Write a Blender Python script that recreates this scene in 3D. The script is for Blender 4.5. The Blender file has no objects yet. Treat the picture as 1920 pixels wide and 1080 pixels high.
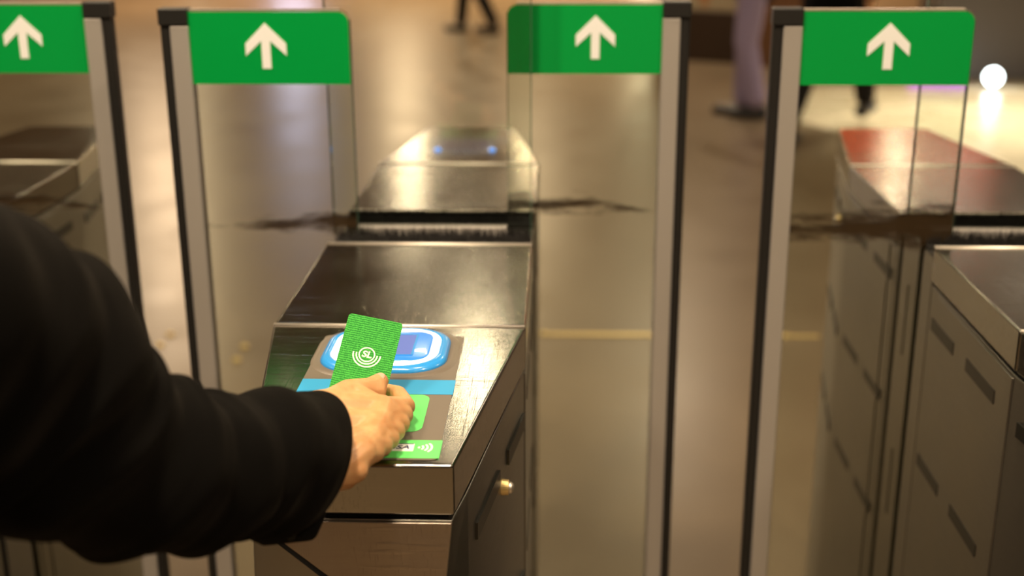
import bpy, bmesh, math, random
from mathutils import Vector, Matrix, noise
from math import radians, sin, cos, pi
random.seed(7)
S = bpy.context.scene
C = S.collection

# ------------------------------------------------------------------ camera
F, H = 2340.0, 1.43
PITCH, YAW, ROLL = radians(17.9), radians(2.28), radians(-.253)
FW = Vector((-sin(YAW)*cos(PITCH), cos(YAW)*cos(PITCH), -sin(PITCH)))
_r = Vector((cos(YAW), sin(YAW), 0)); _u = _r.cross(FW)
RT = _r*cos(ROLL) + _u*sin(ROLL); UP = -_r*sin(ROLL) + _u*cos(ROLL)
EYE = Vector((0, 0, H))
def at(px, py, zc):
    """point at depth zc on the line of sight of pixel (px, py)"""
    return EYE + FW*zc + RT*((px-960)/F*zc) + UP*((540-py)/F*zc)
cd = bpy.data.cameras.new('camera'); cam = bpy.data.objects.new('camera', cd); C.objects.link(cam)
cd.sensor_width = 36; cd.lens = F/1920*36
cd.clip_start = .02; cd.clip_end = 200
cd.dof.use_dof = True; cd.dof.focus_distance = 1.09; cd.dof.aperture_fstop = 3.5
M3 = Matrix((RT, UP, -FW)).transposed()
cam.matrix_world = Matrix.Translation(EYE) @ M3.to_4x4()
S.camera = cam

# ------------------------------------------------------------------ look, world, lamps
S.view_settings.view_transform = 'Standard'; S.view_settings.look = 'None'
S.view_settings.gamma = 1; S.view_settings.use_curve_mapping = False
S.view_settings.exposure = 0.0
S.cycles.use_denoising = True
S.cycles.max_bounces = 8; S.cycles.transparent_max_bounces = 16
S.cycles.sample_clamp_indirect = 4; S.cycles.caustics_reflective = False; S.cycles.caustics_refractive = False
W = bpy.data.worlds.new('world'); S.world = W; W.use_nodes = True
W.node_tree.nodes['Background'].inputs[0].default_value = (1, .72, .45, 1)
W.node_tree.nodes['Background'].inputs[1].default_value = .03

WARM = (1, .79, .54)
def area(name, loc, size, power, col=WARM, rot=(0, 0, 0), shape='DISK', sy=None, spread=None):
    l = bpy.data.lights.new(name, 'AREA'); l.shape = shape; l.size = size
    if sy: l.size_y = sy
    if spread: l.spread = spread
    l.energy = power; l.color = col
    o = bpy.data.objects.new(name, l); o.location = loc; o.rotation_euler = rot; C.objects.link(o); return o
CEIL = 3.3
# unseen downlights: some read off lid reflections, others added as fill (housings further down)
LAMPS = [(-.46, 6.5, 12), (-1.43, 11.4, 9), (-1.62, 13.6, 14), (1.35, 5.2, 20), (.95, 10.5, 60), (3.2, 11.9, 14), (3.9, 9.2, 40), (-4.2, 12.3, 45), (-7, 7.5, 70), (-2.4, 5.6, 10), (-5.2, 16, 200), (-2.5, 20, 230), (1.6, 16.5, 170), (3.5, 20.5, 180), (-.4, 16.5, 120),
         (-1.5, 2.4, 24), (.35, 1.35, 20), (-.3, .2, 64), (1.6, .1, 36), (-1.3, .1, 44), (-.9, -2, 16), (1.5, -2, 14), (3.2, 2.4, 26), (-4.2, 1.0, 30)]
for x, y, p in LAMPS:
    area('downlight', (x, y, CEIL-.03), .26, p, (1, .70, .42) if y > 15 else WARM)

# ------------------------------------------------------------------ node helpers
def mat(name, col=(.8, .8, .8), rough=.5, metal=0, **kw):
    m = bpy.data.materials.new(name); m.use_nodes = True
    b = m.node_tree.nodes['Principled BSDF']
    b.inputs['Base Color'].default_value = (*col, 1); b.inputs['Roughness'].default_value = rough
    b.inputs['Metallic'].default_value = metal
    for k, v in kw.items():
        b.inputs[k.replace('_', ' ')].default_value = v
    return m
def N(m, t, **kw):
    n = m.node_tree.nodes.new(t)
    for k, v in kw.items(): setattr(n, k, v)
    return n
def L(m, a, b): m.node_tree.links.new(a, b)
def BS(m): return m.node_tree.nodes['Principled BSDF']
def mapping(m, scale=(1, 1, 1), rot=(0, 0, 0)):
    tc = N(m, 'ShaderNodeTexCoord'); mp = N(m, 'ShaderNodeMapping')
    mp.inputs['Scale'].default_value = scale; mp.inputs['Rotation'].default_value = rot
    L(m, tc.outputs['Object'], mp.inputs['Vector']); return mp.outputs['Vector']
def noise_tex(m, vec, scale, detail=3, rough=.5):
    n = N(m, 'ShaderNodeTexNoise'); n.inputs['Scale'].default_value = scale
    n.inputs['Detail'].default_value = detail; n.inputs['Roughness'].default_value = rough
    L(m, vec, n.inputs['Vector']); return n.outputs['Fac']
def ramp(m, fac, stops):
    r = N(m, 'ShaderNodeValToRGB'); e = r.color_ramp.elements
    while len(e) < len(stops): e.new(.5)
    for i, (p, c) in enumerate(stops):
        e[i].position = p; e[i].color = (*c, 1) if len(c) == 3 else c
    L(m, fac, r.inputs['Fac']); return r.outputs['Color']
def math_n(m, op, a, b=None):
    n = N(m, 'ShaderNodeMath', operation=op)
    for i, v in enumerate((a, b)):
        if v is None: continue
        if isinstance(v, (int, float)): n.inputs[i].default_value = v
        else: L(m, v, n.inputs[i])
    return n.outputs[0]
def bump(m, h, strength, dist=.001):
    b = N(m, 'ShaderNodeBump'); b.inputs['Strength'].default_value = strength; b.inputs['Distance'].default_value = dist
    L(m, h, b.inputs['Height']); L(m, b.outputs['Normal'], BS(m).inputs['Normal'])
def g(v): return (v, v, v)

def steel(name, col, r0, r1, scratch=.15, brush=(1, 60, 60)):
    m = mat(name, col, .3, 1)
    v = mapping(m, brush); n = noise_tex(m, v, 14, 4, .6)
    v2 = mapping(m, (1, 1, 1)); n2 = noise_tex(m, v2, 5, 4, .6)
    mr = math_n(m, 'ADD', math_n(m, 'MULTIPLY', n, .5), math_n(m, 'MULTIPLY', n2, .5))
    L(m, ramp(m, mr, [(.35, g(r0)), (.65, g(r1))]), BS(m).inputs['Roughness'])
    # hairline wear scratches in two directions
    v3 = mapping(m, (4, 260, 40), (0, 0, .9)); s1 = noise_tex(m, v3, 3, 2, .5)
    v4 = mapping(m, (300, 5, 40), (0, 0, -.5)); s2 = noise_tex(m, v4, 3, 2, .5)
    sc = math_n(m, 'ADD', ramp(m, s1, [(.60, g(0)), (.72, g(1))]), ramp(m, s2, [(.60, g(0)), (.74, g(1))]))
    hh = math_n(m, 'ADD', math_n(m, 'MULTIPLY', n, .5), math_n(m, 'MULTIPLY', sc, scratch*3))
    bump(m, hh, scratch, .0006)
    return m
M = {}
M['steel_top'] = steel('brushed_steel_top', (.36, .34, .305), .11, .20, .16)
M['steel_side'] = steel('brushed_steel_side', (.335, .32, .29), .28, .42, .06, (3, 3, 60))
M['steel_worn'] = steel('worn_steel', (.40, .34, .29), .32, .5, .3)
M['bead'] = mat('polished_steel_edge', (.9, .82, .72), .42, 1)
M['slot'] = mat('dark_plastic_window', (.012, .011, .009), .35)
M['black'] = mat('black_rubber', (.012, .011, .010), .45)
M['gap'] = mat('black_recess', (.004, .004, .004), .9)
M['alu'] = mat('satin_aluminium', (.56, .52, .48), .42, .55)
M['brass'] = mat('brass', (.90, .68, .30), .4, .7)
M['bristle'] = mat('brush_hair', (.012, .010, .009), .55)
M['plate'] = mat('taupe_film', (.155, .128, .10), .38)
M['blue'] = mat('blue_sticker', (.03, .33, .64), .42)
M['lime'] = mat('light_green_sticker', (.13, .72, .16), .45)
M['white'] = mat('white_print', (.92, .93, .92), .5)
M['cream'] = mat('cream_print', (.85, .84, .68), .5)
M['navy'] = mat('navy_print', (.02, .03, .12), .5)
M['bluepl'] = mat('glossy_blue_plastic', (.035, .31, .80), .22, Coat_Weight=.4)
M['bluepad'] = mat('blue_reader_pad', (.03, .22, .85), .2, Coat_Weight=.5)
BS(M['bluepad']).inputs['Emission Color'].default_value = (.03, .25, 1, 1); BS(M['bluepad']).inputs['Emission Strength'].default_value = .35
M['ringlight'] = mat('white_light_ring', (.9, .95, 1), .2)
BS(M['ringlight']).inputs['Emission Color'].default_value = (.80, .90, 1, 1); BS(M['ringlight']).inputs['Emission Strength'].default_value = 1.6
M['lcd'] = mat('violet_display', (.10, .13, .35), .12)
BS(M['lcd']).inputs['Emission Color'].default_value = (.13, .22, .60, 1); BS(M['lcd']).inputs['Emission Strength'].default_value = .5
M['led'] = mat('blue_lamp', (.1, .3, 1), .2)
BS(M['led']).inputs['Emission Color'].default_value = (.12, .35, 1, 1); BS(M['led']).inputs['Emission Strength'].default_value = .9
M['green'] = mat('green_door_film', (.0, .33, .055), .28)
M['glow'] = mat('lamp_diffuser', (1, 1, 1), .5)
BS(M['glow']).inputs['Emission Color'].default_value = (1, .82, .6, 1); BS(M['glow']).inputs['Emission Strength'].default_value = 14

def emis(name, col, s):
    m = mat(name, tuple(min(1, c) for c in col), .4)
    BS(m).inputs['Emission Color'].default_value = (*col, 1); BS(m).inputs['Emission Strength'].default_value = s
    return m

def glass(name, tint, dirt=0):
    m = bpy.data.materials.new(name); m.use_nodes = True; nt = m.node_tree; nt.nodes.clear()
    out = N(m, 'ShaderNodeOutputMaterial'); tr = N(m, 'ShaderNodeBsdfTransparent'); gl = N(m, 'ShaderNodeBsdfGlossy')
    tr.inputs[0].default_value = (*tint, 1); gl.inputs['Roughness'].default_value = .03
    lw = N(m, 'ShaderNodeFresnel'); lw.inputs['IOR'].default_value = 1.5
    mx = N(m, 'ShaderNodeMixShader'); L(m, math_n(m, 'MULTIPLY', lw.outputs[0], .8), mx.inputs[0]); L(m, tr.outputs[0], mx.inputs[1]); L(m, gl.outputs[0], mx.inputs[2])
    last = mx.outputs[0]
    if dirt:
        # brown grime left where the brush seals rub on the sliding glass; local x runs from trailing edge (0) to leading post
        tc = N(m, 'ShaderNodeTexCoord'); sp = N(m, 'ShaderNodeSeparateXYZ'); L(m, tc.outputs['Object'], sp.inputs[0])
        x = math_n(m, 'ABSOLUTE', sp.outputs[0])
        mp = N(m, 'ShaderNodeMapping'); mp.inputs['Scale'].default_value = (9, 1, 60); L(m, tc.outputs['Object'], mp.inputs[0])
        nn = noise_tex(m, mp.outputs[0], 1.6, 5, .62)
        mp2 = N(m, 'ShaderNodeMapping'); mp2.inputs['Scale'].default_value = (2, 1, 2); L(m, tc.outputs['Object'], mp2.inputs[0])
        wob = noise_tex(m, mp2.outputs[0], 6, 2)
        zc = math_n(m, 'SUBTRACT', sp.outputs[2], math_n(m, 'MULTIPLY', wob, .02))
        zc = math_n(m, 'ADD', zc, math_n(m, 'MULTIPLY', math_n(m, 'MULTIPLY', x, x), .12))
        d = math_n(m, 'ABSOLUTE', math_n(m, 'SUBTRACT', zc, 1.004))
        band = math_n(m, 'SUBTRACT', 1, math_n(m, 'MULTIPLY', d, 48 if dirt < 2 else 27))
        fade = math_n(m, 'SUBTRACT', 1.0, math_n(m, 'MULTIPLY', x, 4.6 if dirt < 2 else 4.2))
        k = math_n(m, 'ADD', math_n(m, 'MULTIPLY', band, .55 if dirt < 2 else .8), math_n(m, 'ADD', math_n(m, 'MULTIPLY', fade, .42), math_n(m, 'MULTIPLY', math_n(m, 'SUBTRACT', nn, .5), 1.9)))
        k = math_n(m, 'MULTIPLY', ramp(m, k, [(.52, g(0)), (.95, g(1))]), ramp(m, band, [(0, g(0)), (.35, g(1))]))
        k = math_n(m, 'MULTIPLY', k, .85)
        di = N(m, 'ShaderNodeBsdfDiffuse'); di.inputs[0].default_value = (.045, .028, .014, 1)
        m2 = N(m, 'ShaderNodeMixShader'); L(m, k, m2.inputs[0]); L(m, last, m2.inputs[1]); L(m, di.outputs[0], m2.inputs[2]); last = m2.outputs[0]
    L(m, last, out.inputs[0]); return m
M['glass'] = glass('door_glass', (.94, .97, .93), 1)
M['glass_dirty'] = glass('grimy_door_glass', (.94, .97, .93), 2)
M['glass2'] = glass('screen_glass', (.95, .975, .95))
M['glass_edge'] = mat('green_glass_edge', (.05, .10, .07), .2)

# floor
def floor_mat(name, c0, c1, r0, r1):
    m = mat(name, c0, .2, 0, Specular_IOR_Level=.3)
    v = mapping(m); a = noise_tex(m, v, 160, 2, .6); b = noise_tex(m, v, 2.2, 4, .6)
    f = math_n(m, 'ADD', math_n(m, 'MULTIPLY', a, .35), math_n(m, 'MULTIPLY', b, .65))
    L(m, ramp(m, f, [(.36, c0), (.62, c1)]), BS(m).inputs['Base Color'])
    L(m, ramp(m, b, [(.35, g(r0)), (.65, g(r1))]), BS(m).inputs['Roughness'])
    bump(m, b, .01, .01)
    return m
M['floor'] = floor_mat('brown_terrazzo', (.195, .143, .088), (.238, .178, .112), .30, .36)
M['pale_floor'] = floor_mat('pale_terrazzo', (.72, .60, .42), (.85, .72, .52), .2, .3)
M['wall_far'] = mat('tan_wall', (.80, .46, .18), .6)
M['wall'] = mat('brown_wall', (.22, .16, .11), .6)
M['ceiling'] = mat('ceiling_paint', (.26, .21, .165), .8)
M['dark_wood'] = mat('dark_brown_panel', (.045, .024, .012), .45)
M['mid_wood'] = mat('brown_wood_panel', (.20, .095, .04), .45)
M['cream_wall'] = mat('cream_panel', (.50, .42, .28), .5)
M['grey'] = mat('grey_column_paint', (.13, .11, .10), .5)

# card
m = mat('green_card_print', (.02, .4, .05), .6, Specular_IOR_Level=.2); M['card'] = m
tc = N(m, 'ShaderNodeTexCoord'); sp = N(m, 'ShaderNodeSeparateXYZ'); L(m, tc.outputs['Object'], sp.inputs[0])
y = math_n(m, 'ADD', sp.outputs[1], math_n(m, 'MULTIPLY', math_n(m, 'SINE', math_n(m, 'MULTIPLY', sp.outputs[0], 900)), .00012))
w = math_n(m, 'SINE', math_n(m, 'MULTIPLY', y, 2*pi/.0021))
mp = N(m, 'ShaderNodeMapping'); mp.inputs['Scale'].default_value = (1, .9, 1); L(m, tc.outputs['Object'], mp.inputs[0])
nn = noise_tex(m, mp.outputs[0], 900, 2)
w = math_n(m, 'ADD', math_n(m, 'MULTIPLY', w, .30), math_n(m, 'MULTIPLY', math_n(m, 'SUBTRACT', nn, .5), 1.5))
w = math_n(m, 'ADD', w, .5)
L(m, ramp(m, w, [(.30, (.006, .18, .016)), (.75, (.05, .42, .045))]), BS(m).inputs['Base Color'])

# skin
m = mat('skin', (.72, .43, .28), .42); M['skin'] = m
BS(m).inputs['Subsurface Weight'].default_value = .25; BS(m).inputs['Subsurface Radius'].default_value = (1, .35, .18); BS(m).inputs['Subsurface Scale'].default_value = .006
v = mapping(m); a = noise_tex(m, v, 55, 3)
L(m, ramp(m, a, [(.35, (.54, .27, .115)), (.65, (.62, .36, .17))]), BS(m).inputs['Base Color'])
b1 = noise_tex(m, v, 260, 4, .6); vo = N(m, 'ShaderNodeTexVoronoi'); vo.inputs['Scale'].default_value = 700; L(m, v, vo.inputs['Vector'])
bump(m, math_n(m, 'ADD', b1, math_n(m, 'MULTIPLY', vo.outputs[0], .5)), .18, .0008)
M['nail'] = mat('nail', (.68, .40, .28), .25)
# cloth
def cloth(name, col, sheen=.2, sc=900):
    m = mat(name, col, .92, 0, Sheen_Weight=sheen, Specular_IOR_Level=.06)
    BS(m).inputs['Sheen Tint'].default_value = (1, .85, .7, 1)
    v = mapping(m); n = noise_tex(m, v, sc, 3); n2 = noise_tex(m, v, 30, 3)
    bump(m, math_n(m, 'ADD', n, math_n(m, 'MULTIPLY', n2, .8)), .35, .0015)
    return m
M['coat'] = cloth('black_wool', (.0026, .0023, .0020), .02)
M['lining'] = mat('black_lining', (.004, .003, .003), .8)
M['trousers'] = cloth('dark_cloth', (.010, .010, .012), .02)
M['lavender'] = cloth('lavender_cloth', (.34, .28, .42), .1)
M['hair'] = mat('brown_hair', (.03, .018, .01), .5)
M['shoe'] = mat('black_leather', (.012, .01, .01), .35)

# ------------------------------------------------------------------ mesh helpers
def link(name, me, m=None, parent=None, smooth=False):
    o = bpy.data.objects.new(name, me); C.objects.link(o)
    if m is not None and not me.materials: me.materials.append(M[m] if isinstance(m, str) else m)
    if parent: o.parent = parent
    if smooth:
        for p in me.polygons: p.use_smooth = True
    return o
def from_bm(name, bm, m, parent=None, smooth=False):
    bmesh.ops.recalc_face_normals(bm, faces=bm.faces)
    me = bpy.data.meshes.new(name); bm.to_mesh(me); bm.free()
    return link(name, me, m, parent, smooth)
def bevel(o, w, seg=2):
    b = o.modifiers.new('bevel', 'BEVEL'); b.width = w; b.segments = seg; b.limit_method = 'ANGLE'; b.angle_limit = radians(25)
    for p in o.data.polygons: p.use_smooth = True
    b.harden_normals = True
    return o
def add_box(bm, x0, x1, y0, y1, z0, z1):
    vs = [bm.verts.new(p) for p in ((x0, y0, z0), (x1, y0, z0), (x1, y1, z0), (x0, y1, z0), (x0, y0, z1), (x1, y0, z1), (x1, y1, z1), (x0, y1, z1))]
    for f in ((0, 3, 2, 1), (4, 5, 6, 7), (0, 1, 5, 4), (1, 2, 6, 5), (2, 3, 7, 6), (3, 0, 4, 7)): bm.faces.new([vs[i] for i in f])
    return vs
def box(name, x0, x1, y0, y1, z0, z1, m, parent=None, bev=0):
    bm = bmesh.new(); add_box(bm, x0, x1, y0, y1, z0, z1); o = from_bm(name, bm, m, parent)
    if bev: bevel(o, bev)
    return o
def add_loft(bm, rings, close0=True, close1=True):
    R = [[bm.verts.new(p) for p in r] for r in rings]; n = len(rings[0])
    for a, b in zip(R, R[1:]):
        for i in range(n): bm.faces.new((a[i], a[(i+1) % n], b[(i+1) % n], b[i]))
    if close0: bm.faces.new(R[0][::-1])
    if close1: bm.faces.new(R[-1])
def prism(name, poly, z0, z1, m, parent=None, bev=0, poly2=None):
    bm = bmesh.new(); add_loft(bm, [[(x, y, z0) for x, y in (poly2 or poly)], [(x, y, z1) for x, y in poly]])
    o = from_bm(name, bm, m, parent)
    if bev: bevel(o, bev)
    return o
def add_tube(bm, a, b, r, n=12, r2=None):
    a, b = Vector(a), Vector(b); d = (b-a).normalized(); u = d.orthogonal().normalized(); v = d.cross(u)
    r2 = r if r2 is None else r2
    add_loft(bm, [[a+(u*cos(t)+v*sin(t))*r for t in (2*pi*i/n for i in range(n))], [b+(u*cos(t)+v*sin(t))*r2 for t in (2*pi*i/n for i in range(n))]])
def rrect(hx, hy, r, cx=0, cy=0, n=8, corners=(1, 1, 1, 1)):
    P = []
    for k, (sx, sy) in enumerate(((1, 1), (-1, 1), (-1, -1), (1, -1))):
        rr = r if corners[k] else .0002
        for i in range(n+1):
            a = pi/2*(k + i/n)
            P.append((cx+sx*(hx-rr)+rr*cos(a), cy+sy*(hy-rr)+rr*sin(a)))
    return P
def tag(o, label, cat, group=None, kind=None):
    if label: o['label'] = label
    if cat: o['category'] = cat
    if group: o['group'] = group
    if kind: o['kind'] = kind
    return o
def empty(name, loc=(0, 0, 0), rz=0):
    o = bpy.data.objects.new(name, None); o.empty_display_size = .1; o.location = loc; o.rotation_euler = (0, 0, rz); C.objects.link(o); return o
def kids(o): return [c for c in C.objects if c.parent == o]
def copy_tree(o, parent=None):
    c = o.copy(); C.objects.link(c); c.parent = parent
    for ch in [k for k in C.objects if k.parent == o]: copy_tree(ch, c)
    return c
def text_mesh(name, s, size, m, parent, loc, rot=0, bold=0, shear=0, depth=.0001, sx=1):
    cu = bpy.data.curves.new(name, 'FONT'); cu.body = s; cu.size = size; cu.align_x = 'CENTER'; cu.align_y = 'CENTER'; cu.offset = bold; cu.shear = shear; cu.extrude = depth
    t = bpy.data.objects.new(name, cu); C.objects.link(t)
    me = bpy.data.meshes.new_from_object(t.evaluated_get(bpy.context.evaluated_depsgraph_get()))
    bpy.data.objects.remove(t)
    me.materials.clear(); o = link(name, me, m, parent); o.location = loc; o.rotation_euler = (0, 0, rot); o.scale = (sx, 1, 1); return o
def add_arc(bm, cx, cy, r, w, a0, a1, z0, z1, n=24):
    full = abs(a1-a0) >= 2*pi-1e-4
    rings = []
    for i in range(n + (0 if full else 1)):
        a = a0+(a1-a0)*i/n; c, s = cos(a), sin(a)
        rings.append([(cx+c*(r-w/2), cy+s*(r-w/2), z0), (cx+c*(r+w/2), cy+s*(r+w/2), z0), (cx+c*(r+w/2), cy+s*(r+w/2), z1), (cx+c*(r-w/2), cy+s*(r-w/2), z1)])
    if full:
        R = [[bm.verts.new(p) for p in r_] for r_ in rings]
        for i in range(n):
            a, b = R[i], R[(i+1) % n]
            for k in range(4): bm.faces.new((a[k], a[(k+1) % 4], b[(k+1) % 4], b[k]))
    else: add_loft(bm, rings)
def add_capsule(bm, a, b, ra, rb, sub=2):
    t = bmesh.new()
    for p, r in ((a, ra), (b, rb)):
        bmesh.ops.create_icosphere(t, subdivisions=sub, radius=r, matrix=Matrix.Translation(Vector(p)))
    if (Vector(a)-Vector(b)).length > 1e-5 and abs(ra-rb) < (Vector(a)-Vector(b)).length:
        res = bmesh.ops.convex_hull(t, input=t.verts)
        inn = [e for e in res['geom_interior'] if isinstance(e, bmesh.types.BMVert)]
        bmesh.ops.delete(t, geom=inn, context='VERTS')
    me = bpy.data.meshes.new('t'); t.to_mesh(me); t.free(); bm.from_mesh(me); bpy.data.meshes.remove(me)
def blob_mesh(caps, voxel, smooth=4, ell=()):
    """union of tapered capsules as one continuous skin"""
    bm = bmesh.new()
    for c in caps: add_capsule(bm, *c)
    for (c, r, mtx) in ell:
        bmesh.ops.create_icosphere(bm, subdivisions=3, radius=1, matrix=Matrix.Translation(Vector(c)) @ mtx @ Matrix.Diagonal((*r, 1)))
    me = bpy.data.meshes.new('b'); bm.to_mesh(me); bm.free()
    o = bpy.data.objects.new('b', me); C.objects.link(o)
    r = o.modifiers.new('r', 'REMESH'); r.mode = 'VOXEL'; r.voxel_size = voxel
    s = o.modifiers.new('s', 'SMOOTH'); s.factor = .5; s.iterations = smooth
    out = bpy.data.meshes.new_from_object(o.evaluated_get(bpy.context.evaluated_depsgraph_get()))
    bpy.data.objects.remove(o)
    out.materials.clear(); return out
I4 = Matrix.Identity(4)

# ------------------------------------------------------------------ the hall
def struct(o): o['kind'] = 'structure'; return o
XL, XR, YB, YF = -9, 9, -5, 24
struct(box('floor', XL, XR, YB, YF, -.1, 0, 'floor'))
struct(box('ceiling', XL, XR, YB, YF, CEIL, CEIL+.1, 'ceiling'))
struct(box('wall_far', XL, XR, YF, YF+.1, 0, CEIL, 'wall_far'))
struct(box('wall_back', XL, XR, YB-.1, YB, 0, CEIL, 'wall'))
struct(box('wall_left', XL-.1, XL, YB, YF, 0, CEIL, 'wall'))
struct(box('wall_right', XR, XR+.1, YB, YF, 0, CEIL, 'wall'))
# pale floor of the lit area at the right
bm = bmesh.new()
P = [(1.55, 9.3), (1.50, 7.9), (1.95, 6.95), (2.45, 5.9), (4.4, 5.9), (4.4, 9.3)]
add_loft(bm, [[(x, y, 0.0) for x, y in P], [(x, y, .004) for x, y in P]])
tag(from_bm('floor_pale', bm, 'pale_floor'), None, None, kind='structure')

for i, (x, y, p) in enumerate(LAMPS):  # unseen lamps, mostly fill, given downlight fittings
    t = tag(empty('ceiling_downlight', (x, y, CEIL)), 'round warm ceiling downlight set in the dark hall ceiling', 'ceiling light', 'ceiling downlights above the hall')
    bm = bmesh.new(); add_arc(bm, 0, 0, .155, .03, 0, 2*pi, -.02, 0, 32); from_bm('trim_ring', bm, 'alu', t)
    bm = bmesh.new(); add_tube(bm, (0, 0, -.012), (0, 0, 0), .14, 32); from_bm('diffuser', bm, 'glow', t)

def panel(name, label, x0, x1, y, z0, z1, m):
    t = tag(empty(name, ((x0+x1)/2, y, z0)), label, 'lit sign')
    w = (x1-x0)/2; h = z1-z0
    box('housing', -w-.04, w+.04, .0, .08, -.04, h+.04, 'black', t, .01)
    box('screen', -w, w, -.006, 0, 0, h, m, t)
    for s in (-1, 1):
        bm = bmesh.new(); add_tube(bm, (s*w*.7, .04, h+.04), (s*w*.7, .04, CEIL-z0), .012); from_bm('hanger', bm, 'black', t)
panel('advert_screen', 'red and orange lit advertising screen hanging above the far side of the gates', 2.1, 3.5, 10, 2.28, 2.6, emis('red_screen', (1, .13, .04), 2.2))
def ceiling_panel(label, x0, x1, y0, y1, m):  # unseen glowing panel, added for its reflection on the right cabinet
    t = tag(empty('ceiling_light_panel', ((x0+x1)/2, (y0+y1)/2, CEIL)), label, 'ceiling light')
    hx, hy = (x1-x0)/2, (y1-y0)/2
    box('frame', -hx-.03, hx+.03, -hy-.03, hy+.03, -.03, 0, 'alu', t, .004)
    box('diffuser', -hx, hx, -hy, hy, -.036, -.03, m, t)
ceiling_panel('large dim square ceiling light panel beyond the right gate cabinet', 3.2, 4.9, 7.3, 9.7, emis('soft_panel_light', (1, .88, .74), .9))
ceiling_panel('small bright ceiling light panel beyond the right gate cabinet', 3.1, 3.8, 10.9, 11.6, emis('bright_panel_light', (1, .88, .74), 5))
def stand(name, label, x, y, w, h, m, z0=.3):
    t = tag(empty(name, (x, y, 0)), label, 'lit sign')
    box('screen', -w/2, w/2, -.008, 0, z0, h, m, t)
    box('housing', -w/2-.05, w/2+.05, 0, .15, 0, h+.08, 'black', t, .01)
stand('lit_pillar', 'tall pale lavender light panel far across the hall', -4.55, 21.5, .62, 2.9, emis('lavender_light', (.72, .70, 1), 7), 1.0)
stand('lit_pillar', 'tall warm white light panel far across the hall, right of the lavender one', 1.42, 22.0, .34, 2.9, emis('cream_light', (1, .86, .55), 6), .9)
stand('lit_pillar', 'narrow warm light panel far across the hall, left of the lavender one', -6.3, 21.8, .25, 2.9, emis('warm_light', (1, .75, .5), 5), 1.6)

# gold strip and studs set in the floor
for i, (x0, x1) in enumerate(((-.055, .315), (.742, .862))):
    tag(box('floor_strip', x0, x1, 3.911, 3.933, 0, .004, 'brass', None, .001),
        ['longer gold metal strip set in the floor behind the middle gate', 'shorter gold metal strip set in the floor beside the right gate'][i], 'floor strip')
STUD = [(-.05, 3.922), (.752, 3.922), (-1.30, 3.88), (-1.304, 3.78), (-1.024, 3.774), (-1.02, 3.655)]
bmS = bmesh.new(); bmesh.ops.create_uvsphere(bmS, u_segments=16, v_segments=8, radius=1, matrix=Matrix.Diagonal((.014, .014, .008, 1)))
meS = None
labs = ['small gold floor stud at the left end of the longer gold strip', 'small gold floor stud at the left end of the shorter gold strip',
        'small gold floor stud farthest left, between the two left door posts', 'small gold floor stud partly behind the black sleeve edge',
        'small gold floor stud seen through the left door glass, upper of two', 'small gold floor stud seen through the left door glass, lower of two']
for (x, y), lb in zip(STUD, labs):
    if meS is None: o = from_bm('floor_stud', bmS, 'brass', None, True); meS = o.data
    else: o = bpy.data.objects.new('floor_stud', meS); C.objects.link(o)
    o.location = (x, y, .003); tag(o, lb, 'floor stud', None)

# kiosk with dark base, right column, wall-washer lamp
t = tag(empty('kiosk', (1.62, 10.9, 0), radians(-28)), 'brown kiosk with a dark base standing far behind the gap between the doors', 'kiosk')
box('base', -.75, .8, -.4, .4, 0, .42, 'dark_wood', t, .01)
box('wall_panel', -.72, .77, -.37, .37, .42, 2.4, 'cream_wall', t, .01)
box('side_panel', .1, .84, -.46, -.4, 0, 1.4, 'mid_wood', t, .01)
tag(box('column', 2.43, 3.1, 5.4, 6.1, 0, CEIL, 'grey', None, .01), 'square grey column at the right edge behind the gates', 'column')
t = tag(empty('shop_counter', (4.75, 10.0, 0)), 'low brown shop counter beyond the bright pale floor', 'counter')
box('front_panel', -1.9, 1.9, -.3, .3, 0, .85, 'grey', t, .01); box('counter_top', -1.95, 1.95, -.35, .35, .85, .9, 'dark_wood', t, .01)
t = tag(empty('floor_lamp', (3.13, 9.2, 0)), 'small round white spotlight glowing near the floor before the shop counter', 'lamp')
bm = bmesh.new(); bmesh.ops.create_uvsphere(bm, u_segments=24, v_segments=12, radius=.058, matrix=Matrix.Translation((0, 0, .09))); from_bm('globe', bm, emis('white_lamp', (.9, .95, 1), 16), t, True)
bm = bmesh.new(); add_tube(bm, (0, 0, 0), (0, 0, .03), .06, 20); from_bm('base', bm, 'black', t)
tag(box('light_strip', 2.55, 2.95, 9.25, 9.29, .0, .05, emis('purple_light', (.45, .12, .8), .7), None, .005), 'short purple light strip lying on the pale floor before the counter', 'light strip')  # purple light reflection on the floor, built as a glowing strip
area('shop_light', (3.0, 7.8, CEIL-.3), 1.2, 40, (1, .88, .70), spread=radians(70))  # unseen lamp added to brighten the pale floor

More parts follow.
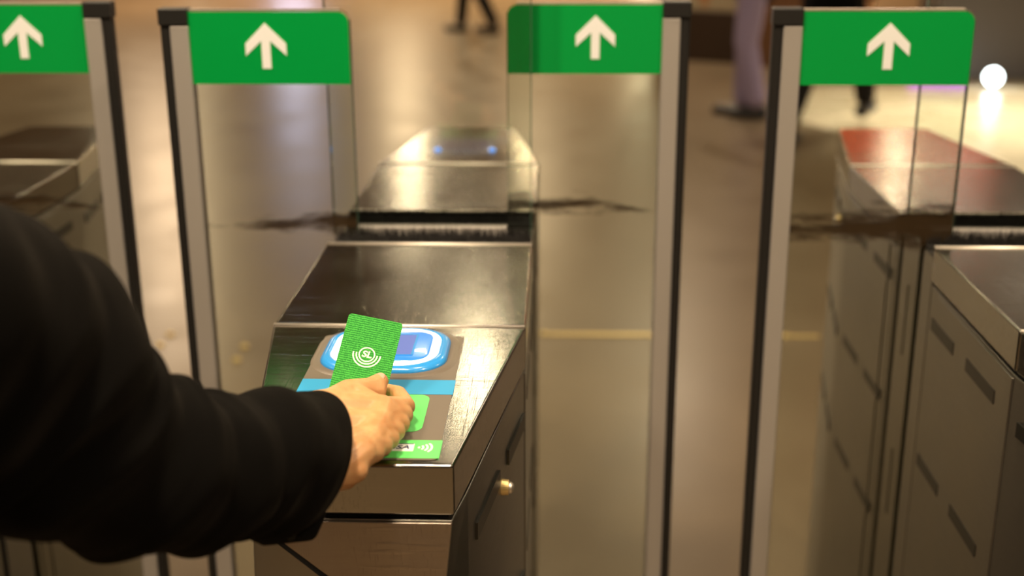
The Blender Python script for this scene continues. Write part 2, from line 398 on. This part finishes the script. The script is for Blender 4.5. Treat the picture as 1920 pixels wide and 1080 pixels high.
# ------------------------------------------------------------------ ticket gate cabinets
def build_gate(reader):
    """local frame: x across, y along the lane, 0 = middle of the cabinet"""
    t = empty('ticket_gate')
    end = [(-.13, -.392), (-.0805, -.712), (.0825, -.712), (.13, -.392)]
    for sgn in (1, -1):
        f = lambda P: [(x*sgn, y*sgn) for x, y in P]
        fb = lambda x0, x1, y0, y1: (min(x0*sgn, x1*sgn), max(x0*sgn, x1*sgn), min(y0*sgn, y1*sgn), max(y0*sgn, y1*sgn))
        # lower body: tapered foot with a cut corner
        A = f([(-.128, -.392), (-.079, -.710), (.081, -.710), (.0895, -.662), (.128, -.392), (.128, -.086), (-.128, -.086)])
        B = f([(-.128, -.392), (-.084, -.710), (.0665, -.710), (.0895, -.662), (.128, -.392), (.128, -.086), (-.128, -.086)])
        bm = bmesh.new(); add_loft(bm, [[(x, y, 0) for x, y in B], [(x, y, .822) for x, y in B], [(x, y, .951) for x, y in A]])
        bevel(from_bm('base_cabinet', bm, 'steel_side', t), .0015)
        # bright worn triangular front plate and the black joint along its lower edge
        bm = bmesh.new(); tri = [(-.078, .950), (.0805, .950), (.0672, .826)]
        add_loft(bm, [[(x*sgn, -.710*sgn, z) for x, z in tri], [(x*sgn, -.7135*sgn, z) for x, z in tri]])
        bevel(from_bm('front_plate', bm, 'steel_worn', t), .0008)
        bm = bmesh.new(); q = [(-.0825, .949), (-.0775, .9515), (.0675, .827), (.0655, .818)]
        add_loft(bm, [[(x*sgn, -.7095*sgn, z) for x, z in q], [(x*sgn, -.7125*sgn, z) for x, z in q]])
        from_bm('joint_seal', bm, 'gap', t)
        x0, x1, y0, y1 = fb(-.124, .124, -.39, -.086)
        box('shadow_gap', x0, x1, y0, y1, .950, .957, 'gap', t)
        prism('shadow_gap', f([(-.124, -.392), (-.0755, -.706), (.0775, -.706), (.124, -.392)]), .950, .957, 'gap', t)
        prism('end_lid', f(end), .9555, 1.0, 'steel_top', t, .003)
        x0, x1, y0, y1 = fb(-.13, .13, -.3905, -.0845)
        box('top_cover', x0, x1, y0, y1, .9555, 1.0, 'steel_top', t, .003)
        for yy in (-.3912, -.0845):
            bm = bmesh.new(); add_tube(bm, (-.129, yy*sgn, .9997), (.129, yy*sgn, .9997), .0022, 14); from_bm('edge_bead', bm, 'bead', t, True)
        # side panels with rows of dark windows, both sides
        for side in (-1, 1):
            X0, X1 = sorted((side*.1275, side*.1295))
            yy = sorted((-.385*sgn, -.118*sgn))
            box('side_panel', X0, X1, yy[0], yy[1], .08, .947, 'steel_side', t, .001)
            X0, X1 = sorted((side*.129, side*.1302))
            for z in (.907, .722, .540):
                for (a, b) in ((-.342, -.244), (-.196, -.104)):
                    yy = sorted((a*sgn, b*sgn)); box('sensor_window', X0, X1, yy[0], yy[1], z-.0075, z+.0075, 'slot', t)
            # tapered flank windows
            p0 = Vector((.1295, -.392)); p1 = Vector((.0905, -.662)) if side*sgn > 0 else Vector((.0815, -.71))
            for z, zz in ((.9, 0), (.715, 0), (.54, 0)):
                for (a, b) in ((.02, .36), (.52, .90)) if side*sgn > 0 else ((.05, .36), (.5, .8)):
                    q0 = p0.lerp(p1, a); q1 = p0.lerp(p1, b); n = Vector((.0012, 0))
                    bm = bmesh.new(); pts = [q0-n, q1-n, q1+n, q0+n]
                    k = 1 if side*sgn > 0 else -1
                    add_loft(bm, [[(q.x*side, q.y*sgn, z-.008) for q in pts], [(q.x*side, q.y*sgn, z+.008) for q in pts]])
                    from_bm('sensor_window', bm, 'slot', t)
        # lock on the flank
        lk = empty('lock', (.114*sgn, -.512*sgn, .880)); lk.parent = t
        bm = bmesh.new(); add_tube(bm, (-.004*sgn, 0, 0), (.003*sgn, -.0005*sgn, 0), .0080, 24, .0074)
        barrel = from_bm('lock', bm, 'brass', t); barrel.location = lk.location; bpy.data.objects.remove(lk)
        bm = bmesh.new(); bmesh.ops.create_uvsphere(bm, u_segments=16, v_segments=10, radius=1, matrix=Matrix.Translation((.0042*sgn, -.001*sgn, 0)) @ Matrix.Diagonal((.0042, .0058, .0058, 1)))
        from_bm('key_cylinder', bm, 'bead', barrel, True)
    # middle housing with the two door slots
    for (a, b) in ((-.084, -.040), (-.022, .054), (.072, .084)):
        box('door_housing', -.128, .128, a, b, 0, .985, 'steel_side', t, .001)
    box('slot_lining', -.055, .085, -.04, -.022, 0, .97, 'gap', t); box('slot_lining', -.085, .06, .054, .072, 0, .97, 'gap', t)
    for side in (-1, 1):
        X0, X1 = sorted((side*.1275, side*.1287))
        for z0 in (.82, .58, .34): box('sensor_window', X0, X1, .012, .0165, z0, z0+.1, 'slot', t)
    # brush seals beside each slot
    for yc in (-.031, .063):
        for s in (-1, 1):
            br = box('brush_holder', -.127, .127, yc+s*.013-.003, yc+s*.013+.003, .984, .992, 'black', t, .0006)
            bm = bmesh.new(); rnd = random.Random(int(yc*1000)+s*7)
            for i in range(620):
                x = rnd.uniform(-.126, .126); yb = yc+s*(.013+rnd.uniform(-.002, .002)); l = rnd.uniform(.006, .018)
                tip = Vector((x+rnd.uniform(-.004, .004), yb-s*rnd.uniform(-.002, .009), .991+l)); base = Vector((x, yb, .989))
                w_ = .0007
                v = [bm.verts.new(base+Vector(d)) for d in ((w_, 0, 0), (-w_, w_, 0), (-w_, -w_, 0))]; tp = bm.verts.new(tip)
                for k in range(3): bm.faces.new((v[k], v[(k+1) % 3], tp))
            h = from_bm('bristles', bm, 'bristle', br); h['kind'] = 'stuff'
    return t

def build_reader(t):
    Z = 1.0
    prism('label_film', rrect(.0697, .141, .006, 0, -.563), Z, Z+.0006, 'plate', t)
    # two glowing blue dots added for the blue glints on the far lid
    for xx in (-.045, .048):
        bm = bmesh.new(); bmesh.ops.create_uvsphere(bm, u_segments=12, v_segments=8, radius=1, matrix=Matrix.Translation((xx, .50, 1.001)) @ Matrix.Diagonal((.006, .006, .003, 1)))
        from_bm('indicator_lamp', bm, 'led', t, True)
    # swollen collar round the reader
    cx, cy = -.002, -.469
    bm = bmesh.new(); rings = []
    for hx, hy, z in ((.0695, .0640, .0005), (.067, .0615, .0022), (.063, .0585, .0022), (.059, .0555, .001)):
        rings.append([(x, y, Z+z) for x, y in rrect(hx, hy, .042, cx, cy, 12)])
    add_loft(bm, rings, False, False); from_bm('collar', bm, 'plate', t, True)
    rd = empty('card_reader', (0, 0, 0)); rd.parent = t
    def dish(name, prof, m, r=.036, caps=(True, True)):
        b = bmesh.new(); add_loft(b, [[(x, y, Z+z) for x, y in rrect(hx, hy, min(r, hy-.001) if hy > .02 else hy*.6, cx, cy, 14)] for hx, hy, z in prof], *caps)
        return from_bm(name, b, m, t, True)
    bpy.data.objects.remove(rd)
    rim = dish('card_reader', [(.0600, .0565, .0002), (.0605, .0570, .0016), (.0602, .0567, .0034), (.0590, .0555, .0052), (.0568, .0535, .0066), (.0540, .0515, .0073), (.0518, .0500, .0070), (.0512, .0496, .0062), (.0511, .0495, .004)], 'bluepl', caps=(True, True))
    def sub(name, prof, m, r=.03):
        b = bmesh.new(); add_loft(b, [[(x, y, Z+z) for x, y in rrect(hx, hy, min(r, hy-.001), cx, cy, 14)] for hx, hy, z in prof])
        return from_bm(name, b, m, rim, True)
    sub('light_ring', [(.0510, .0494, .003), (.0510, .0494, .0066), (.0495, .0478, .0074), (.0455, .0430, .0077), (.0436, .0405, .0070)], 'ringlight')
    sub('touch_pad', [(.0438, .0405, .006), (.0430, .0397, .0080), (.0415, .0382, .0083)], 'bluepad', .018)
    bm = bmesh.new(); add_box(bm, cx-.0255, cx+.0265, cy-.026, cy+.028, Z+.0080, Z+.0086); from_bm('display', bm, 'lcd', rim)
    bm = bmesh.new()
    for (a, b, c, d) in ((-.0275, .0285, .028, .0305), (-.0275, .0285, -.0275, -.026), (-.0275, -.0255, -.026, .028), (.0265, .0285, -.026, .028)):
        add_box(bm, cx+a, cx+b, cy+c, cy+d, Z+.0080, Z+.0089)
    from_bm('display_frame', bm, 'bluepl', rim)
    # stickers
    box('blue_sticker', -.0697, .0705, -.5725, -.539, Z+.0006, Z+.0009, 'blue', t)
    gs = prism('green_sticker', rrect(.051, .0392, .010, 0, -.6128), Z+.0006, Z+.0009, 'lime', t)
    bm = bmesh.new(); pts = []
    for (x, y) in ((-.012, -.012), (.012, -.012), (.012, .012), (-.012, .012)): pts.append((x-.01, y-.6128))
    add_arc(bm, -.016, -.6128, .012, .002, 0, 2*pi, Z+.0009, Z+.0011); from_bm('sticker_print', bm, 'white', gs)
    box('white_mark', .0305-.001, .0305+.002, -.6632, -.660, Z+.0006, Z+.0008, 'white', t)
    vs = box('payment_sticker', -.0697, .0703, -.7015, -.6685, Z+.0006, Z+.0009, 'lime', t)
    ti = prism('card_logo_tile', rrect(.0135, .0072, .0012, .0350, -.6825), Z+.0009, Z+.0011, 'white', vs)
    tx = text_mesh('card_logo_text', 'VISA', .0088, 'navy', vs, (.0350, -.6828, Z+.0012), 0, .00012, .25, sx=1.12)
    box('card_logo_bar', .0225, .0478, -.6768, -.6756, Z+.0011, Z+.0012, 'navy', vs)
    bm = bmesh.new()
    for k in range(4): add_arc(bm, .0505, -.6825, .0022+k*.0034, .0017, radians(-38), radians(38), Z+.0009, Z+.0011, 12)
    from_bm('contactless_mark', bm, 'white', vs)
    tx2 = text_mesh('sticker_text', 'kort', .007, 'white', vs, (-.03, -.6850, Z+.0011), 0, .0001)
    bpy.data.objects.remove(tx2)

YC = 1.592
gate = build_gate(False)
gate.location = (-.922, YC, 0)
tag(gate, 'brushed steel ticket gate cabinet at far left, partly hidden behind the black sleeve', 'ticket gate')
gr = copy_tree(gate); gr.location = (.594, YC, 0)
tag(gr, 'brushed steel ticket gate cabinet at the right edge with dark windows down its side', 'ticket gate')
gc = copy_tree(gate); gc.location = (-.164, YC, 0); build_reader(gc)
tag(gc, 'central brushed steel ticket gate cabinet with the round-cornered blue card reader', 'ticket gate')

# ------------------------------------------------------------------ tall fixed screens and sliding doors
def outline(w, zb, zt, r):            # x from 0 (trailing, rounded top) to w
    P = [(0, zb), (w, zb), (w, zt)]
    for i in range(9):
        a = pi/2 + pi/2*i/8; P.append((r+r*cos(a), zt-r+r*sin(a)))
    return P
def plate(name, P, y0, y1, m, parent):
    bm = bmesh.new(); add_loft(bm, [[(x, y0, z) for x, z in P], [(x, y1, z) for x, z in P]]); return from_bm(name, bm, m, parent)
for xo, lb in ((-.758, 'tall clear glass screen standing on the left gate cabinet'), (0, 'tall clear glass screen standing on the central gate cabinet'), (.758, 'tall clear glass screen standing on the right gate cabinet')):
    t = tag(empty('glass_screen', (-.170+xo, 1.608, .985)), lb, 'glass screen')
    plate('pane', [(-.131, 0), (.131, 0), (.131, .70), (-.131, .70)], -.004, .004, 'glass2', t)
    for s in (-1, 1): box('pane_edge', s*.1317-.0006, s*.1317+.0006, -.004, .004, 0, .70, 'glass_edge', t)
    box('clamp', -.1, .1, -.008, .008, 0, .012, 'alu', t, .001)
def leaf(x_trail, sgn, y, width, label, arrow_x, gm='glass'):
    """sgn +1: leading post on the +x side"""
    t = tag(empty('gate_door', (x_trail, y, 0)), label, 'gate door')
    zt, zb = 1.284, .28
    fx = lambda P: [(x*sgn, z) for x, z in P]
    w = width-.035
    pg = plate('glass_pane', fx(outline(w, zb, zt, .012)), -.005, .005, gm, t)
    a, b = sorted((-.0006*sgn, .0002*sgn)); box('pane_edge', a, b, -.005, .005, zb, zt-.012, 'glass_edge', t)
    # green film on the side facing the entrance
    zf = 1.1935
    P = [(.0005, zf), (w, zf), (w, zt-.0015)]
    for i in range(9):
        q = pi/2+pi/2*i/8; P.append((.0135+.013*cos(q), zt-.0145+.013*sin(q)))
    film = plate('green_band', fx(P), -.0065, -.0052, 'green', t)
    bm = bmesh.new(); a, b = sorted((.012*sgn, w*sgn)); add_box(bm, a, b, -.0055, .0055, zt-.001, zt+.0015); from_bm('top_edge', bm, 'bead', t)
    # arrow
    ax = (arrow_x-x_trail); cz = 1.2405; bm = bmesh.new()
    sh = [(-.0056, cz-.0275), (.0056, cz-.0275), (.0056, cz+.012), (-.0056, cz+.012)]
    head = [(-.0255, cz+.0035), (-.0255, cz-.0115), (0, cz+.0115), (.0255, cz-.0115), (.0255, cz+.0035), (0, cz+.0285)]
    for z0, Q in ((-.0072, sh),):
        add_loft(bm, [[(ax+x, -.0066, z) for x, z in Q], [(ax+x, z0, z) for x, z in Q]])
    for Q in (head[:3]+[head[5]], [head[2], head[3], head[4], head[5]]):
        add_loft(bm, [[(ax+x, -.0066, z) for x, z in Q], [(ax+x, -.00722, z) for x, z in Q]])
    from_bm('arrow', bm, 'white', film)
    a, b = sorted(((w-.001)*sgn, (w+.0225)*sgn)); post = box('post', a, b, -.011, .011, zb, zt-.018, 'alu', t, .002)
    a, b = sorted(((w+.0225)*sgn, width*sgn)); box('edge_seal', a, b, -.009, .009, zb, zt-.012, 'black', t, .003)
    a, b = sorted(((w-.001)*sgn, (width+.001)*sgn)); box('top_cap', a, b, -.0125, .0125, zt-.018, zt+.003, 'black', t, .002)
    return t
YFR, YRE = 1.5612, 1.6548
leaf(-.262, -1, YFR, .2354, 'sliding glass gate door left of the card reader, second green arrow panel from the left', -.3665)
leaf(.500, -1, YFR, .2425, 'sliding glass gate door on the right, rightmost green arrow panel', .399, 'glass_dirty')
leaf(-.0705, 1, YRE, .2372, 'sliding glass gate door right of the card reader, third green arrow panel from the left', .0445)
leaf(-.8285, 1, YRE, .2372, 'leftmost sliding glass gate door, its green arrow panel cut by the picture edge', -.7125)

# ------------------------------------------------------------------ card
TL, TR_, BL = at(663, 592, 1.10), at(764, 612, 1.10), at(607, 728, 1.062)
cw = (TR_-TL).length; cl = (BL-TL).length
ex = (TR_-TL).normalized(); ey = (TL-BL).normalized(); ez = ex.cross(ey).normalized(); ey = ez.cross(ex)
mc = Matrix((ex, ey, ez)).transposed().to_4x4(); ctr = (TR_+BL)/2
card = empty('travel_card', ctr); card.rotation_euler = mc.to_euler()
tag(card, 'green striped plastic travel card with white ringed SL mark held over the blue reader', 'travel card')
cw, cl = cw/2, cl/2*1.04
prism('card_body', rrect(cw, cl, .0032), -.0004, .0004, 'card', card)
bm = bmesh.new(); k = 2*cw/.050; zl = cl*.05; k *= .92
add_arc(bm, 0, zl, .0075*k, .0013*k, 0, 2*pi, .00045, .00055, 40)
# the arcs below sit round the ring
for r in (.0102, .0133): add_arc(bm, 0, zl, r*k, .0014*k, radians(180-4), radians(360+4), .00045, .00055, 32)
from_bm('card_mark', bm, 'cream', card)
text_mesh('card_lettering', 'SL', .0096*k, 'cream', card, (0, zl, .00050), 0, .00030*k, .12, .00005, 1.05)

# ------------------------------------------------------------------ the person's arm, hand and body
U = at
person = empty('person', (-.62, .3, 0))
tag(person, 'person in a black wool coat reaching in from the left, holding the green card', 'person')
def cp(a, b, ra, rb): return (a, b, ra, rb)
Wr, Wu = U(600, 768, 1.0), U(640, 880, .930)
El = U(215, 850, .785)
iM, iP, iD, iT = U(716, 770, 1.010), U(761, 762, 1.040), U(747, 739, 1.058), U(714, 730, 1.077)
mM, mP, mD, mT = U(708, 797, .988), U(750, 794, 1.012), U(733, 788, 1.028), U(700, 790, 1.028)
rM, rP, rD, rT = U(692, 824, .962), U(731, 823, .982), U(718, 820, .996), U(690, 822, .99)
pM, pP, pD, pT = U(675, 850, .940), U(703, 848, .952), U(695, 845, .966), U(672, 848, .965)
tC, tM, tI, tT = U(618, 765, .995), U(655, 736, 1.020), U(692, 729, 1.038), U(713, 715, 1.050)
caps = [cp(Wr, Wu, .0170, .0155), cp(Wr.lerp(Wu, .25), El, .0180, .030), cp(Wu, El, .0165, .030), cp(El, U(0, 695, .71), .034, .036), cp(U(0, 695, .71), U(-200, 610, .64), .036, .038), cp(U(-200, 610, .64), Vector((-.42, .30, 1.30)), .038, .045),
        cp(Wr, iM, .0170, .0135), cp(Wr.lerp(Wu, .35), mM, .0165, .0135), cp(Wr.lerp(Wu, .7), rM, .016, .013), cp(Wu, pM, .0160, .0130), cp(Wu, U(668, 882, .93), .014, .0095),
        cp(iM, mM, .0130, .0130), cp(mM, rM, .0128, .0125), cp(rM, pM, .0122, .012),
        cp(iM, iP, .0125, .0086), cp(iP, iD, .0085, .0076), cp(iD, iT, .0075, .0062),
        cp(mM, mP, .0122, .0088), cp(mP, mD, .0086, .0076), cp(mD, mT, .0076, .0066),
        cp(rM, rP, .0118, .0086), cp(rP, rD, .0084, .0072), cp(rD, rT, .0072, .0062),
        cp(pM, pP, .0112, .0082), cp(pP, pD, .0078, .0066), cp(pD, pT, .0066, .0058),
        cp(Wr, tC, .0160, .0150), cp(tC, tM, .0150, .0116), cp(tM, tI, .0116, .0096), cp(tI, tT, .0094, .0075), cp(tT, U(706, 736, 1.040), .0066, .0085), cp(tM, U(706, 736, 1.040), .0100, .0085),
        cp(tM, U(700, 762, 1.012), .0115, .0115), cp(tC, iM, .0140, .0130)]
for a_, b_, ra_, rb_ in ((iM, iP, .0125, .0078), (mM, mP, .0122, .0076), (rM, rP, .0118, .0074)):   # flesh between neighbouring knuckles
    nx = {0: (mM, mP), 1: (rM, rP), 2: (pM, pP)}[[iM, mM, rM].index(a_)]
    caps.append(cp((a_+nx[0])/2, (b_+nx[1])/2, .0130, rb_+.0014))
    caps.append(cp((a_*.5+b_*.5), (nx[0]*.5+nx[1]*.5), .0106, .0102))
hand = blob_mesh(caps, .0012, 16)
# rest of the body, hidden in the coat or outside the picture
Sh = Vector((-.42, .30, 1.30)); hipc = Vector((-.62, .30, .92)); nk = Vector((-.60, .30, 1.42)); hd = Vector((-.59, .36, 1.60))
def body_caps(feet, sho2, hand2):
    l = [cp(Sh, nk, .05, .05), cp(sho2, nk, .05, .05), cp(nk, hipc, .09, .12), cp(nk, hd-Vector((0, .02, .04)), .052, .055), cp(hd, hd-Vector((0, -.01, .07)), .082, .062)]
    for s, ft in zip((-1, 1), feet):
        hp = hipc+Vector((s*.09, 0, 0)); kn = hp.lerp(ft, .5)+Vector((0, .04, 0))
        l += [cp(hp, kn, .075, .055), cp(kn, ft, .052, .035)]
    return l
sh2 = Vector((-.80, .24, 1.30)); el2 = Vector((-.86, .22, 1.02)); w2 = Vector((-.84, .36, .80))
feet = [Vector((-.71, .18, .08)), Vector((-.53, .40, .08))]
bc = body_caps(feet, sh2, w2) + [cp(sh2, el2, .046, .038), cp(el2, w2, .036, .024), cp(w2, w2+Vector((0, .03, -.07)), .026, .03)]
for i in range(4): bc.append(cp(w2+Vector((0, .01+.018*i, -.08)), w2+Vector((0, .03+.012*i, -.155+abs(i-1.5)*.008)), .0095, .008))
bc.append(cp(w2+Vector((.01, .03, -.03)), w2+Vector((.015, .065, -.09)), .011, .009))
bc += [cp(hd+Vector((0, .085, -.01)), hd+Vector((0, .10, -.03)), .010, .015), cp(hd+Vector((.08, -.005, 0)), hd+Vector((.083, -.008, -.03)), .014, .01), cp(hd+Vector((-.08, -.005, 0)), hd+Vector((-.083, -.008, -.03)), .014, .01),
       cp(hd+Vector((-.02, .078, -.068)), hd+Vector((.02, .078, -.068)), .009, .009)]
rest = blob_mesh(bc, .008, 3)
bm = bmesh.new(); bm.from_mesh(hand); bm.from_mesh(rest)
me = bpy.data.meshes.new('body'); bm.to_mesh(me); bm.free()
def under(o): # keep world placement under the person's empty
    o.parent = person; o.matrix_parent_inverse = Matrix.Translation(person.location).inverted(); return o
under(link('body', me, 'skin', None, True))
# thumbnail lying on the upper face of the thumb tip
tn = (U(717, 706, 1.048)-U(697, 722, 1.038)).normalized(); up = (-FW*.75+Vector((0, 0, 1))*.65-RT*.15).normalized(); sd = tn.cross(up).normalized(); up = sd.cross(tn)
nm = Matrix((tn, sd, up)).transposed().to_4x4()
bm = bmesh.new(); bmesh.ops.create_uvsphere(bm, u_segments=24, v_segments=12, radius=1, matrix=Matrix.Diagonal((.0058, .0045, .0016, 1)))
o = from_bm('thumbnail', bm, 'nail', None, True); o.matrix_world = Matrix.Translation(tT.lerp(tI, .12)+up*.0058) @ nm; bpy.context.view_layer.update()
mw = o.matrix_world.copy(); o.parent = person; o.matrix_parent_inverse = Matrix.Translation(person.location).inverted(); o.matrix_basis = mw

# sleeve: stations (px, py, depth, half height in px, half width in m)
ST = [(594, 868, .932, 134, .041), (560, 868, .913, 140, .046), (520, 868, .89, 140, .049), (480, 868, .87, 138, .053), (440, 874, .852, 142, .056), (400, 884, .835, 146, .059), (350, 885, .82, 153, .062), (300, 878, .805, 164, .064),
      (250, 864, .79, 177, .066), (200, 850, .775, 187, .066), (150, 824, .76, 200, .067), (105, 784, .745, 222, .069), (60, 734, .73, 256, .073), (0, 695, .71, 278, .076), (-80, 655, .68, 285, .078), (-200, 610, .64, 290, .080)]
cen = [at(a, b, c) for a, b, c, d, e in ST]
cen += [Vector((-.39, .45, 1.285)), Vector((-.44, .32, 1.31))]
aa = [d/F*c for a, b, c, d, e in ST] + [.082, .07]; bb = [e for *_, e in ST] + [.08, .07]
# refine stations
def crom(P, i, t):
    p = [P[max(0, min(len(P)-1, i+k))] for k in (-1, 0, 1, 2)]
    return .5*((2*p[1])+(-p[0]+p[2])*t+(2*p[0]-5*p[1]+4*p[2]-p[3])*t*t+(-p[0]+3*p[1]-3*p[2]+p[3])*t**3)
cc, ca, cb = [], [], []
for i in range(len(cen)-1):
    for k in range(8):
        t_ = k/8; cc.append(crom(cen, i, t_)); ca.append(crom(aa, i, t_)); cb.append(crom(bb, i, t_))
cc.append(cen[-1]); ca.append(aa[-1]); cb.append(bb[-1])
NS = 96; rings = []; dist = 0
for i, c in enumerate(cc):
    if i: dist += (c-cc[i-1]).length
    T = (cc[min(i+3, len(cc)-1)]-cc[max(i-3, 0)]).normalized()
    if i < 4: T = (cc[5]-cc[0]).normalized()
    u = (UP-T*UP.dot(T)).normalized(); v = T.cross(u)
    ring = []
    for j in range(NS):
        a = 2*pi*j/NS
        p = c+u*cos(a)*ca[i]+v*sin(a)*cb[i]+T*.034*(1-cos(a))/2*max(0, 1-dist/.12)
        # soft drapes: diagonal folds, deeper toward the elbow, and a coarse wrinkle noise
        amp = .0026+.0055*min(1, max(0, dist-.04)/.15)
        k = sin(dist*120+1.7*cos(a+.6)+noise.noise(p*9)*2.5)
        k = (abs(k)**1.5)*(1 if k > 0 else -1)
        d = amp*k*(.35+.65*max(0, cos(a-.9)) + .3*max(0, -cos(a))) + .004*noise.noise(p*22)*min(1, dist/.03+.3)+.006*noise.noise(p*8)*min(1, dist/.06)
        ring.append(p+(p-c).normalized()*d)
    rings.append(ring)
n0 = rings[0]; c0 = cc[0]; T0 = (cc[5]-cc[0]).normalized()
# turned cuff: rounded lip and inner lining
lip = [[c0+(p-c0)*.985-T0*.0022 for p in n0], [c0+(p-c0)*.955-T0*.0030 for p in n0], [c0+(p-c0)*.93-T0*.0015 for p in n0]]
bm = bmesh.new(); add_loft(bm, lip[::-1]+rings, False, True)
sl = from_bm('coat_sleeve', bm, 'coat', None, True); under(sl)
ss = sl.modifiers.new('s', 'SUBSURF'); ss.levels = 1; ss.render_levels = 1
inn = [[c0+(p-c0)*.93-T0*.0015 for p in n0]] + [[c0+T0*.012*k+(p-c0)*(.93-.02*k) for p in n0] for k in (1, 3, 5)]
bm = bmesh.new(); add_loft(bm, inn, False, True); under(from_bm('sleeve_lining', bm, 'lining', None, True))
# small vent flap and button under the cuff
fl = at(575, 985, .915)
bm = bmesh.new(); 
cb_ = [cp(at(592, 962, .915), at(578, 996, .905), .008, .0075), cp(at(578, 996, .905), at(500, 992, .88), .0075, .012)]
under(link('cuff_flap', blob_mesh(cb_, .0015, 3), 'coat', None, True)); bm.free()
bm = bmesh.new(); b0 = at(545, 1001, .885); add_tube(bm, b0, b0-FW*.003, .0045, 20)
under(from_bm('coat_button', bm, mat('dark_olive_button', (.02, .022, .012), .25), None))
# coat torso, collar, trousers, shoes, hair
tc_ = [cp(Sh, nk-Vector((0, 0, .05)), .075, .085), cp(sh2, nk-Vector((0, 0, .05)), .075, .085), cp(nk-Vector((0, 0, .07)), hipc, .12, .18), cp(hipc, hipc-Vector((0, 0, .32)), .19, .21),
       cp(sh2, el2, .072, .065), cp(el2, w2, .062, .05)]
under(link('coat', blob_mesh(tc_, .008, 4), 'coat', None, True))
bm = bmesh.new(); add_arc(bm, nk.x, nk.y, .08, .03, 0, 2*pi, nk.z-.04, nk.z+.03, 32); bevel(under(from_bm('coat_collar', bm, 'coat', None)), .008, 3)
for s, ft in zip((-1, 1), feet):
    hp = hipc+Vector((s*.09, 0, -.1)); kn = hp.lerp(ft, .5)+Vector((0, .04, 0))
    under(link('trouser_leg', blob_mesh([cp(hp, kn, .09, .072), cp(kn, ft+Vector((0, 0, .03)), .070, .058)], .008, 2), 'trousers', None, True))
    under(link('shoe', blob_mesh([cp(Vector((ft.x, ft.y-.03, .045)), Vector((ft.x, ft.y+.17, .035)), .044, .034)], .005, 2), 'shoe', None, True))
under(link('hair', blob_mesh([cp(hd+Vector((0, -.03, .03)), hd+Vector((0, -.04, -.05)), .092, .075), cp(hd+Vector((0, .02, .05)), hd+Vector((0, -.02, .05)), .07, .085)], .006, 2), 'hair', None, True))
for s in (-1, 1):
    bm = bmesh.new(); bmesh.ops.create_uvsphere(bm, u_segments=12, v_segments=8, radius=.012, matrix=Matrix.Translation(hd+Vector((s*.03, .073, .002)))); under(from_bm('eye', bm, 'white', None, True))

# ------------------------------------------------------------------ passers-by
def walker(label, x, y, rz, stride, leg_m, top_m, coat_len, lean=0):
    t = tag(empty('person', (x, y, 0), rz), label, 'person')
    hip = Vector((0, 0, .92)); nk = Vector((0, .03, 1.45)); hd = Vector((0, .06, 1.62))
    ft = [Vector((-.09, -stride, .09)), Vector((.09, stride, .07 if stride < .3 else .17))]
    kn = [Vector((-.09, -stride*.35+.05, .48)), Vector((.09, stride*.75, .50))]
    caps = [cp(hip, nk, .11, .07), cp(nk, hd, .05, .06), cp(hd, hd+Vector((0, .005, .03)), .075, .085), cp(hd+Vector((0, .08, -.02)), hd+Vector((0, .095, -.035)), .009, .013)]
    sl_ = []
    for s, k in ((-1, 1), (1, -1)):
        sh = Vector((s*.17, .02, 1.38)); el = Vector((s*.24, .02+k*.08, 1.10)); wr = Vector((s*.23, .10+k*.18, .86))
        caps += [cp(sh, el, .045, .036), cp(el, wr, .034, .024), cp(sh, nk, .05, .05), cp(wr, wr+Vector((0, .01, -.06)), .024, .03)]
        for i in range(4): caps.append(cp(wr+Vector((0, -.02+.018*i, -.07)), wr+Vector((-s*.01, -.01+.014*i, -.15+abs(i-1.5)*.008)), .0095, .0078))
        caps.append(cp(wr+Vector((0, .03, -.03)), wr+Vector((-s*.01, .055, -.09)), .011, .009))
        sl_ += [cp(sh, el, .065, .055), cp(el, wr, .053, .042)]
    for h, k_, f in zip((-.09, .09), kn, ft): caps += [cp(hip+Vector((h, 0, 0)), k_, .08, .055), cp(k_, f, .052, .035)]
    link('body', blob_mesh(caps, .01, 2), 'skin', t, True)
    tr = []
    for h, k_, f in zip((-.09, .09), kn, ft): tr += [cp(hip+Vector((h, 0, 0)), k_, .10, .078), cp(k_, f+Vector((0, 0, .04)), .076, .062)]
    link('trousers', blob_mesh(tr, .01, 3), leg_m, t, True)
    link('coat', blob_mesh(sl_+[cp(Vector((-.12, .02, 1.38)), Vector((.12, .02, 1.38)), .09, .09), cp(Vector((0, .02, 1.35)), hip, .14, .15), cp(hip, Vector((0, 0, coat_len)), .15, .17)], .01, 3), top_m, t, True)
    for f in ft: link('shoe', blob_mesh([cp(Vector((f.x, f.y-.04, f.z-.045)), Vector((f.x, f.y+.16, f.z-.045)), .045, .034)], .006, 2), 'shoe', t, True)
    link('hair', blob_mesh([cp(hd+Vector((0, -.03, .05)), hd+Vector((0, -.04, -.04)), .09, .07)], .008, 2), 'hair', t, True)
    return t
walker('distant walking person in dark trousers, only the lower legs in view above the cabinet', -.86, 12.9, radians(75), .20, 'trousers', 'coat', .8)
walker('blurred person in lavender trousers with a bare hand hanging, behind the gap between doors', 1.21, 8.05, radians(78), .05, 'lavender', 'coat', .86)
walker('blurred person striding in dark clothes behind the rightmost green panel', 1.55, 7.3, radians(-31), .40, 'trousers', 'coat', .52)

bpy.context.view_layer.update()
